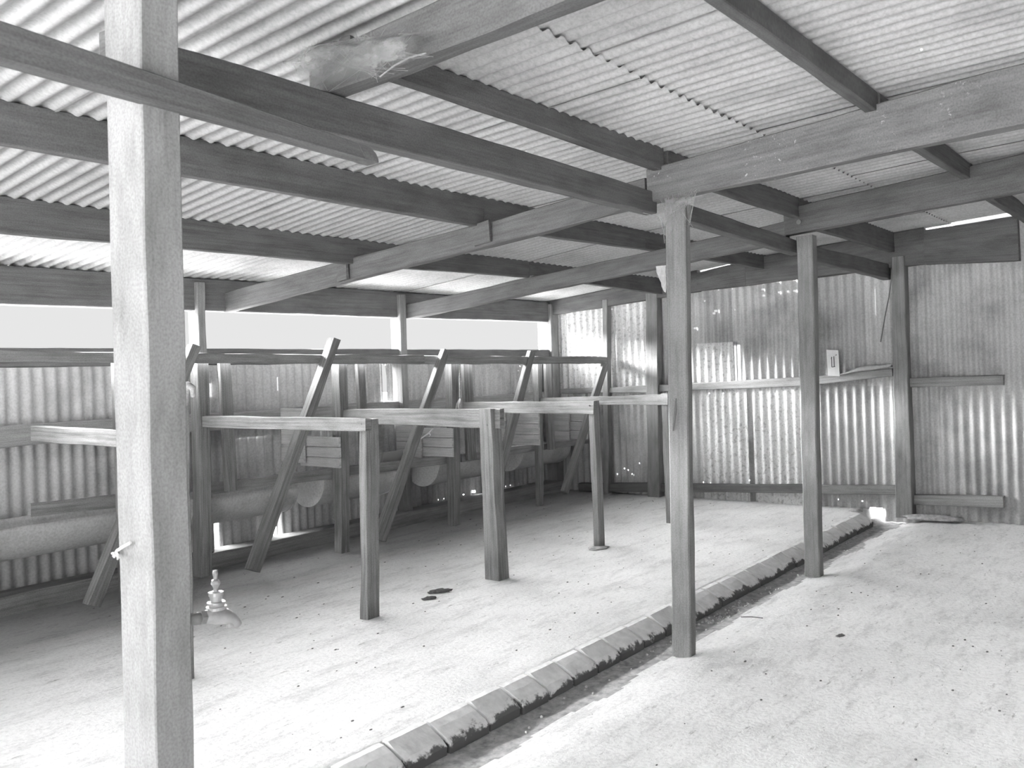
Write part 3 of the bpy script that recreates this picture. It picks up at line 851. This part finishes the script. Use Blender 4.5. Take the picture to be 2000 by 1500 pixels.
# plank partitions between the feed bays
GQ = 'plank partitions between the feed bays'
def partition(X, pxs, ytop, ybot, nb, lab, m=M_PLANK, root=None, name='feed_partition'):
    a, b = hx(pxs[1], ytop, X), hx(pxs[0], ytop, X); zb = hx(pxs[1], ybot, X).z
    ya, yb = a.y, min(b.y, 6.36); h = (a.z-zb)/nb
    bm = bmesh.new()
    for k in range(nb):
        z0 = zb+h*k; z1 = z0+h-.006
        add_timber(bm, (X, ya, z1), (X, ya, z0), (X+.002*k, yb, z1), (X+.002*k, yb, z0), (.022, 0, 0), c=.002, rough=.002)
    return finish(name, bm, m, root)
def part2(X, hi_, lo_, lab):
    p = hx(lo_[0][1], lo_[1], X)
    root = empty('feed_partition', (X, p.y, 0), lab, 'partition', GQ)
    partition(X, hi_[0], hi_[1], hi_[2], hi_[3], '', root=root, name='high_planks')
    partition(X+.035, lo_[0], lo_[1], lo_[2], lo_[3], '', root=root, name='low_planks')
part2(4.86, ((495, 590), 796, 905, 3), ((585, 661), 853, 914, 3), 'nearest plank partition, its high planks ending behind the nearest brace')
part2(6.24, ((735, 819), 797, 895, 3), ((800, 882), 836, 893, 3), 'plank partition behind the second brace')
part2(7.52, ((925, 985), 795, 880, 3), ((985, 1051), 806, 870, 3), 'plank partition behind the third brace')
part2(8.74, ((1076, 1110), 800, 862, 3), ((1080, 1146), 806, 858, 3), 'farthest plank partition, near the far wall corner')
part2(3.6, ((150, 200), 815, 960, 3), ((200, 300), 870, 960, 2), 'plank partition hidden mostly by the white post')

# ------------------------------------------------------------------ tap on the white post
tp0 = hy(380, 1208, 2.15); TS = .0012   # metres per photo pixel there
cxp = lambda px, py: hy(px, py, 2.16)
root = empty('water_tap', cxp(378, 1208), 'old brass tap on a pipe from the side of the white post', 'tap')
bm = bmesh.new(); tube(bm, [(1.331, 2.16, cxp(380, 1207).z), cxp(396, 1207)], .0165, 14); finish('pipe', bm, M_PIPE, root, True)
bm = bmesh.new(); tube(bm, [cxp(389, 1207), cxp(399, 1206)], .02, 6); finish('pipe_nut', bm, M_PIPE, root)
bm = bmesh.new()
tube(bm, [cxp(396, 1206), cxp(410, 1203), cxp(425, 1202), cxp(440, 1203), cxp(452, 1208), cxp(460, 1215), cxp(464, 1221)], .02, 14, [.014, .02, .024, .021, .017, .014, .013])
finish('body', bm, M_BRASS, root, True)
bm = bmesh.new(); c = cxp(423, 1196)
zz = lambda py: cxp(423, py).z
lathe(bm, c.x, c.y, [(.017, zz(1200)), (.015, zz(1191)), (.026, zz(1190)), (.027, zz(1184)), (.022, zz(1183)), (.024, zz(1177)), (.0235, zz(1175)), (.015, zz(1174)), (.0165, zz(1164)), (.0195, zz(1163)), (.0195, zz(1156)), (.008, zz(1154)), (.006, zz(1148))])
finish('bonnet', bm, M_BRASS, root)
bm = bmesh.new()
lathe(bm, c.x, c.y, [(.006, zz(1150)), (.010, zz(1144)), (.015, zz(1139)), (.012, zz(1133)), (.006, zz(1130)), (.007, zz(1124)), (.0085, zz(1119)), (.006, zz(1114)), (.002, zz(1113))], sx=.8)
finish('handle', bm, M_BRASS, root)
bm = bmesh.new(); q = cxp(449, 1214); tube(bm, [q, q-V((0, 0, .016))], .011, 12); finish('spout', bm, M_BRASS, root, True)

# ------------------------------------------------------------------ cobwebs, sacking, small things
def cloud(bm, pts, n, r, spread, rnd):
    for _ in range(n):
        a = rnd.choice(pts); b = rnd.choice(pts)
        j = lambda: V((rnd.uniform(-1, 1), rnd.uniform(-1, 1), rnd.uniform(-1, 1)))*spread
        p, q = a+j(), b+j(); m_ = (p+q)/2+V((0, 0, -.15*(p-q).length))+j()*.5
        tube(bm, [p, m_, q], r, 3)
rnd = random.Random(3)
def veil_patch(bm, top, bot, n=26, m=10, puff=.03, sd=0.0, face=(-1, 0, 0)):
    """hanging web between an upper and a lower poly line, thinning out to its rim"""
    uvl = bm.loops.layers.uv.verify()
    def at(pl, t):
        k = t*(len(pl)-1); i = min(int(k), len(pl)-2); return pl[i].lerp(pl[i+1], k-i)
    g = []
    for i in range(n+1):
        r_ = []
        for j in range(m+1):
            s_ = i/n; t_ = j/m
            p = at(top, s_).lerp(at(bot, s_), t_)
            p = p+V(face)*puff*math.sin(math.pi*t_)*(1+noise.noise(V((s_*6, t_*3, sd))))+noise.noise_vector(V((s_*9, t_*5, sd)))*.012
            e = min(s_, 1-s_)*6; e2 = min(t_+.25, 1-t_)*4
            r_.append((bm.verts.new(p), max(0, min(1, e))*max(0, min(1, e2))))
        g.append(r_)
    for i in range(n):
        for j in range(m):
            q = (g[i][j], g[i+1][j], g[i+1][j+1], g[i][j+1])
            f = bm.faces.new([a[0] for a in q]); f.smooth = True; f.material_index = 1
            for lp, a in zip(f.loops, q): lp[uvl].uv = (a[1], 0)
def strands(bm, top, bot, n, r):
    for _ in range(n):
        a = rnd.choice(top); b = rnd.choice(bot)
        j = lambda: V((rnd.uniform(-1, .2), rnd.uniform(-1, 1), rnd.uniform(-1, 1)))*.02
        p, q = a.lerp(rnd.choice(top), rnd.random())+j(), b.lerp(rnd.choice(bot), rnd.random())+j()
        tube(bm, [p, (p+q)/2+V((-.01, 0, -.06*(p-q).length)), q], r, 3)
bm = bmesh.new(); Xc = X1-.025
top = [hx(*p, Xc) for p in ((1291, 385), (1310, 384), (1330, 381), (1352, 377), (1362, 376))]
bot = [hx(*p, Xc) for p in ((1296, 475), (1303, 440), (1318, 415), (1338, 402), (1350, 440))]
veil_patch(bm, top, bot, sd=1.3, puff=.02)
strands(bm, top, bot, 26, .0009)
for s_ in ([(1285, 420), (1291, 430), (1296, 450), (1298, 475)], [(1240, 412), (1270, 419), (1296, 426), (1318, 412), (1345, 396)], [(1358, 378), (1352, 410), (1347, 440)]):
    tube(bm, [hx(*p, Xc-.01) for p in s_], .0018, 5)
tag(finish('cobweb', bm, [M_WEB, M_VEIL]), 'dusty cobweb slung round the top of the drain post under the stained beam', 'cobweb')
bm = bmesh.new(); Xc = X00-.03
top = [hx(*p, Xc) for p in ((570, 118), (600, 96), (650, 82), (720, 72), (800, 62), (870, 55))]
bot = [hx(*p, Xc) for p in ((592, 160), (612, 168), (650, 172), (735, 152), (790, 128), (842, 103))]
veil_patch(bm, top, bot, n=40, m=14, puff=.05, sd=4.1)
veil_patch(bm, [p+V((-.03, 0, -.01)) for p in top[1:5]], [p+V((-.04, 0, .01)) for p in bot[1:5]], n=30, m=10, puff=.06, sd=7.7)
strands(bm, top[1:5], bot, 36, .0006)
tube(bm, [hx(742, 150, Xc), hx(770, 128, Xc), hx(800, 112, Xc), hx(832, 104, Xc)], .003, 5)
tag(finish('cobweb', bm, [M_WEB, M_VEIL]), 'thick matted cobweb hanging along the short beam at the top left', 'cobweb')
# torn sacking nailed to the left side of P1
bm = bmesh.new()
Xs = r1[0].x+.05
prof = [(1298, 518, 1281, 520), (1298, 530, 1283, 531), (1298, 540, 1287, 543), (1298, 552, 1291, 552), (1298, 562, 1293, 560), (1298, 572, 1297, 570)]
prev = None
for k, (a, b, c2, d2) in enumerate(prof):
    row = []
    for t in (0, .35, .7, 1):
        p = hx(a+3+(c2-a-3)*t, b+(d2-b)*t, Xs); p.x += .02*noise.noise(V((k*1.3, t*3, 0)))
        row.append(bm.verts.new(p))
    if prev:
        for i in range(3): bm.faces.new((prev[i], prev[i+1], row[i+1], row[i]))
    prev = row
bmesh.ops.solidify(bm, geom=bm.faces[:], thickness=.004)
tag(finish('torn_sacking', bm, M_SACK), 'scrap of pale torn sacking stuck to the left side of the cobwebbed post', 'rag')
# pale board with marks on the girt
Xs = XG-.02
root = empty('board_tag', hx(1629, 734, Xs), 'small pale board with dark pencil marks standing on the wall girt', 'sign')
bm = bmesh.new(); q = [hx(1617, 734, Xs), hx(1640, 735, Xs+.01), hx(1637, 684, Xs+.03), hx(1614, 683, Xs+.02)]
f = bm.faces.new([bm.verts.new(p) for p in q]); ex = bmesh.ops.extrude_face_region(bm, geom=[f])
for g in ex['geom']:
    if isinstance(g, bmesh.types.BMVert): g.co.x += .015
bmesh.ops.recalc_face_normals(bm, faces=bm.faces)
finish('board', bm, M_PAPER, root)
bm = bmesh.new()
for l_ in ([(1624, 697), (1624.5, 717)], [(1628.5, 696), (1629.5, 716)], [(1624.5, 717), (1631, 716)], [(1623, 701), (1625, 698)], [(1632, 694), (1634, 693)]):
    tube(bm, [hx(*p, Xs+.006) for p in l_], .0035, 4)
finish('mark', bm, M_INK, root)
# pale sack lying on the girt
bm = bmesh.new()
n = 12
topc = [(1640, 731), (1652, 727), (1664, 722), (1676, 717), (1688, 714), (1700, 713), (1712, 713), (1724, 712), (1741, 711)]
botc = [(1640, 733), (1652, 732), (1664, 731), (1676, 730), (1688, 729.5), (1700, 729), (1712, 725), (1724, 722), (1741, 720)]
rows = []
for a, b in zip(topc, botc):
    p, q = hx(*a, XG-.01), hx(*b, XG-.01)
    rows.append([bm.verts.new(V((XG-.05+.09*k/4, p.y, q.z+(p.z-q.z)*math.sin(math.pi*(.12+.76*k/4))))) for k in range(5)])
for i in range(len(rows)-1):
    for k in range(4): bm.faces.new((rows[i][k], rows[i+1][k], rows[i+1][k+1], rows[i][k+1]))
bmesh.ops.solidify(bm, geom=bm.faces[:], thickness=.008)
tag(finish('folded_sack', bm, M_SACK, smooth=True), 'pale folded sack lying on the wall girt left of the far wall post', 'sack')
# bent wire by P3
bm = bmesh.new()
tube(bm, [hx(*p, 8.86) for p in ((1741, 524), (1741, 545), (1736, 580), (1729, 615), (1724, 645), (1720, 668))], .006, 6)
tag(finish('hanging_wire', bm, M_WIRE), 'dark bent wire hanging beside the far wall post', 'wire')
# torn light strip of the sheet beside it
# dung and stick on the floor
def clod(px, py, l_, w_, h_, ang, lab, name='stick', cat='stick', m=M_MUD, z=0.0):
    c = hz(px, py, z); bm = bmesh.new(); bmesh.ops.create_icosphere(bm, subdivisions=3, radius=1)
    for v in bm.verts:
        d = 1+.35*noise.noise(v.co*2.1+c*3)+.15*noise.noise(v.co*6+c)
        x_, y_, z_ = v.co.x*l_*d, v.co.y*w_*d, max(-.3, v.co.z)*h_*d
        v.co = c+V((x_*math.cos(ang)-y_*math.sin(ang), x_*math.sin(ang)+y_*math.cos(ang), z_+h_*.25))
    o = finish(name, bm, m, smooth=True); tag(o, lab, cat); return o
clod(858, 1157, .085, .018, .02, -.55, 'longer dark scrap of bark on the floor, its right end tapering', 'bark_scrap', 'debris')
clod(838, 1170, .05, .016, .015, -.5, 'small dark crumb of bark on the floor, in front of the longer scrap', 'bark_scrap', 'debris')
bm = bmesh.new(); p, q = hz(1447, 1205, -.045), hz(1490, 1207, -.045); tube(bm, [p, (p+q)/2+V((0, .005, .003)), q], .003, 5)
tag(finish('twig', bm, M_MUD), 'thin dark twig lying on the floor right of the drain', 'twig')
clod(1641, 1243, .03, .012, .01, -.6, 'small dark clod of dirt at the right of the floor', 'dirt_clod', 'debris', z=-.05)
clod(1168, 1071, .10, .08, .010, 0, 'ring of loose earth round the foot of the slim third front post', 'earth_mound', 'earth', M_WETMUD)
clod(1826, 1015, .07, .26, .035, .1, 'low bank of dirt against the far wall, right of the drain outlet', 'dirt_bank', 'earth', M_WETMUD, z=-.03)
clod(1672, 1004, .10, .07, .05, .3, 'dark lump of earth at the left lip of the drain outlet', 'earth_lump', 'earth', M_WETMUD, z=-.03)
# dark litter specks scattered on the concrete
bm = bmesh.new()
for _ in range(420):
    x_ = rnd.uniform(2.3, 8.8); y_ = rnd.uniform(0.4, 6.1)
    if 2.3 < y_ < 2.75: continue
    s_ = rnd.uniform(.002, .007); zf = floor_z(x_, y_)
    bmesh.ops.create_icosphere(bm, subdivisions=1, radius=s_, matrix=Matrix.Translation((x_, y_, zf+s_*.2)) @ Matrix.Diagonal((rnd.uniform(1, 2.2), 1, .6, 1)))
tag(finish('floor_litter', bm, M_MUD), 'scattered dark specks of dry litter on the pale floor', 'litter', kind='stuff')
# pebbles in the drain
bm = bmesh.new()
for _ in range(160):
    x_ = rnd.uniform(3.0, 8.6) if _ < 70 else rnd.gauss(5.3, .35); y_ = rnd.uniform(2.43, 2.54); s_ = rnd.uniform(.003, .009)
    bmesh.ops.create_icosphere(bm, subdivisions=1, radius=s_, matrix=Matrix.Translation((x_, y_, floor_z(x_, y_)+s_*.3)))
tag(finish('drain_pebbles', bm, M_PEBBLE), 'small pebbles and grit lying in the open drain', 'pebbles', kind='stuff')

SKY_N, SKY_B = 565.0, 4.3
# ------------------------------------------------------------------ light: hazy bright sky, brighter on the window side and behind
W = bpy.data.worlds.new('sky'); SC.world = W; W.use_nodes = True
n = W.node_tree.nodes; l = W.node_tree.links; bg = n['Background']
tc = n.new('ShaderNodeTexCoord')
def lobe(direction, power, strength):
    d = Vector(direction).normalized()
    dt = n.new('ShaderNodeVectorMath'); dt.operation = 'DOT_PRODUCT'; dt.inputs[1].default_value = d
    nv = n.new('ShaderNodeVectorMath'); nv.operation = 'NORMALIZE'; l.new(tc.outputs['Generated'], nv.inputs[0])
    l.new(nv.outputs[0], dt.inputs[0])
    mx = n.new('ShaderNodeMath'); mx.operation = 'MAXIMUM'; mx.inputs[1].default_value = 0; l.new(dt.outputs['Value'], mx.inputs[0])
    pw = n.new('ShaderNodeMath'); pw.operation = 'POWER'; pw.inputs[1].default_value = power; l.new(mx.outputs[0], pw.inputs[0])
    ml = n.new('ShaderNodeMath'); ml.operation = 'MULTIPLY'; ml.inputs[1].default_value = strength; l.new(pw.outputs[0], ml.inputs[0])
    return ml.outputs[0]
def addm(a, b):
    x = n.new('ShaderNodeMath'); x.operation = 'ADD'; l.new(a, x.inputs[0])
    if isinstance(b, float): x.inputs[1].default_value = b
    else: l.new(b, x.inputs[1])
    return x.outputs[0]
def mth(op, a, b=None, c=None):
    x = n.new('ShaderNodeMath'); x.operation = op
    for i, v in enumerate((a, b, c)):
        if v is None: continue
        if isinstance(v, (int, float)): x.inputs[i].default_value = v
        else: l.new(v, x.inputs[i])
    return x.outputs[0]
nv = n.new('ShaderNodeVectorMath'); nv.operation = 'NORMALIZE'; l.new(tc.outputs['Generated'], nv.inputs[0])
sp = n.new('ShaderNodeSeparateXYZ'); l.new(nv.outputs[0], sp.inputs[0])
mr = n.new('ShaderNodeMapRange'); mr.interpolation_type = 'SMOOTHSTEP'
mr.inputs[1].default_value = 0.13; mr.inputs[2].default_value = 0.22; l.new(sp.outputs[2], mr.inputs[0])
fall = mth('POWER', mth('DIVIDE', 0.2, mth('MAXIMUM', sp.outputs[2], 0.1)), 1.1)
north = mth('MULTIPLY', mth('MULTIPLY', mr.outputs[0], fall), mth('MULTIPLY', mth('POWER', mth('MAXIMUM', sp.outputs[1], 0.0), 3.0), SKY_N))
S = addm(north, lobe((-1, .25, .30), 4, SKY_B))
S = addm(S, 0.80)
l.new(S, bg.inputs['Strength']); bg.inputs['Color'].default_value = (1, 1, 1, 1)

SC.view_settings.view_transform = 'Standard'; SC.view_settings.look = 'None'
SC.view_settings.exposure = 0.0; SC.view_settings.gamma = 1.0; SC.view_settings.use_curve_mapping = False
SC.cycles.max_bounces = 8; SC.cycles.diffuse_bounces = 5; SC.cycles.adaptive_threshold = 0.04
SC.cycles.use_denoising = True
SC.cycles.sample_clamp_indirect = 0
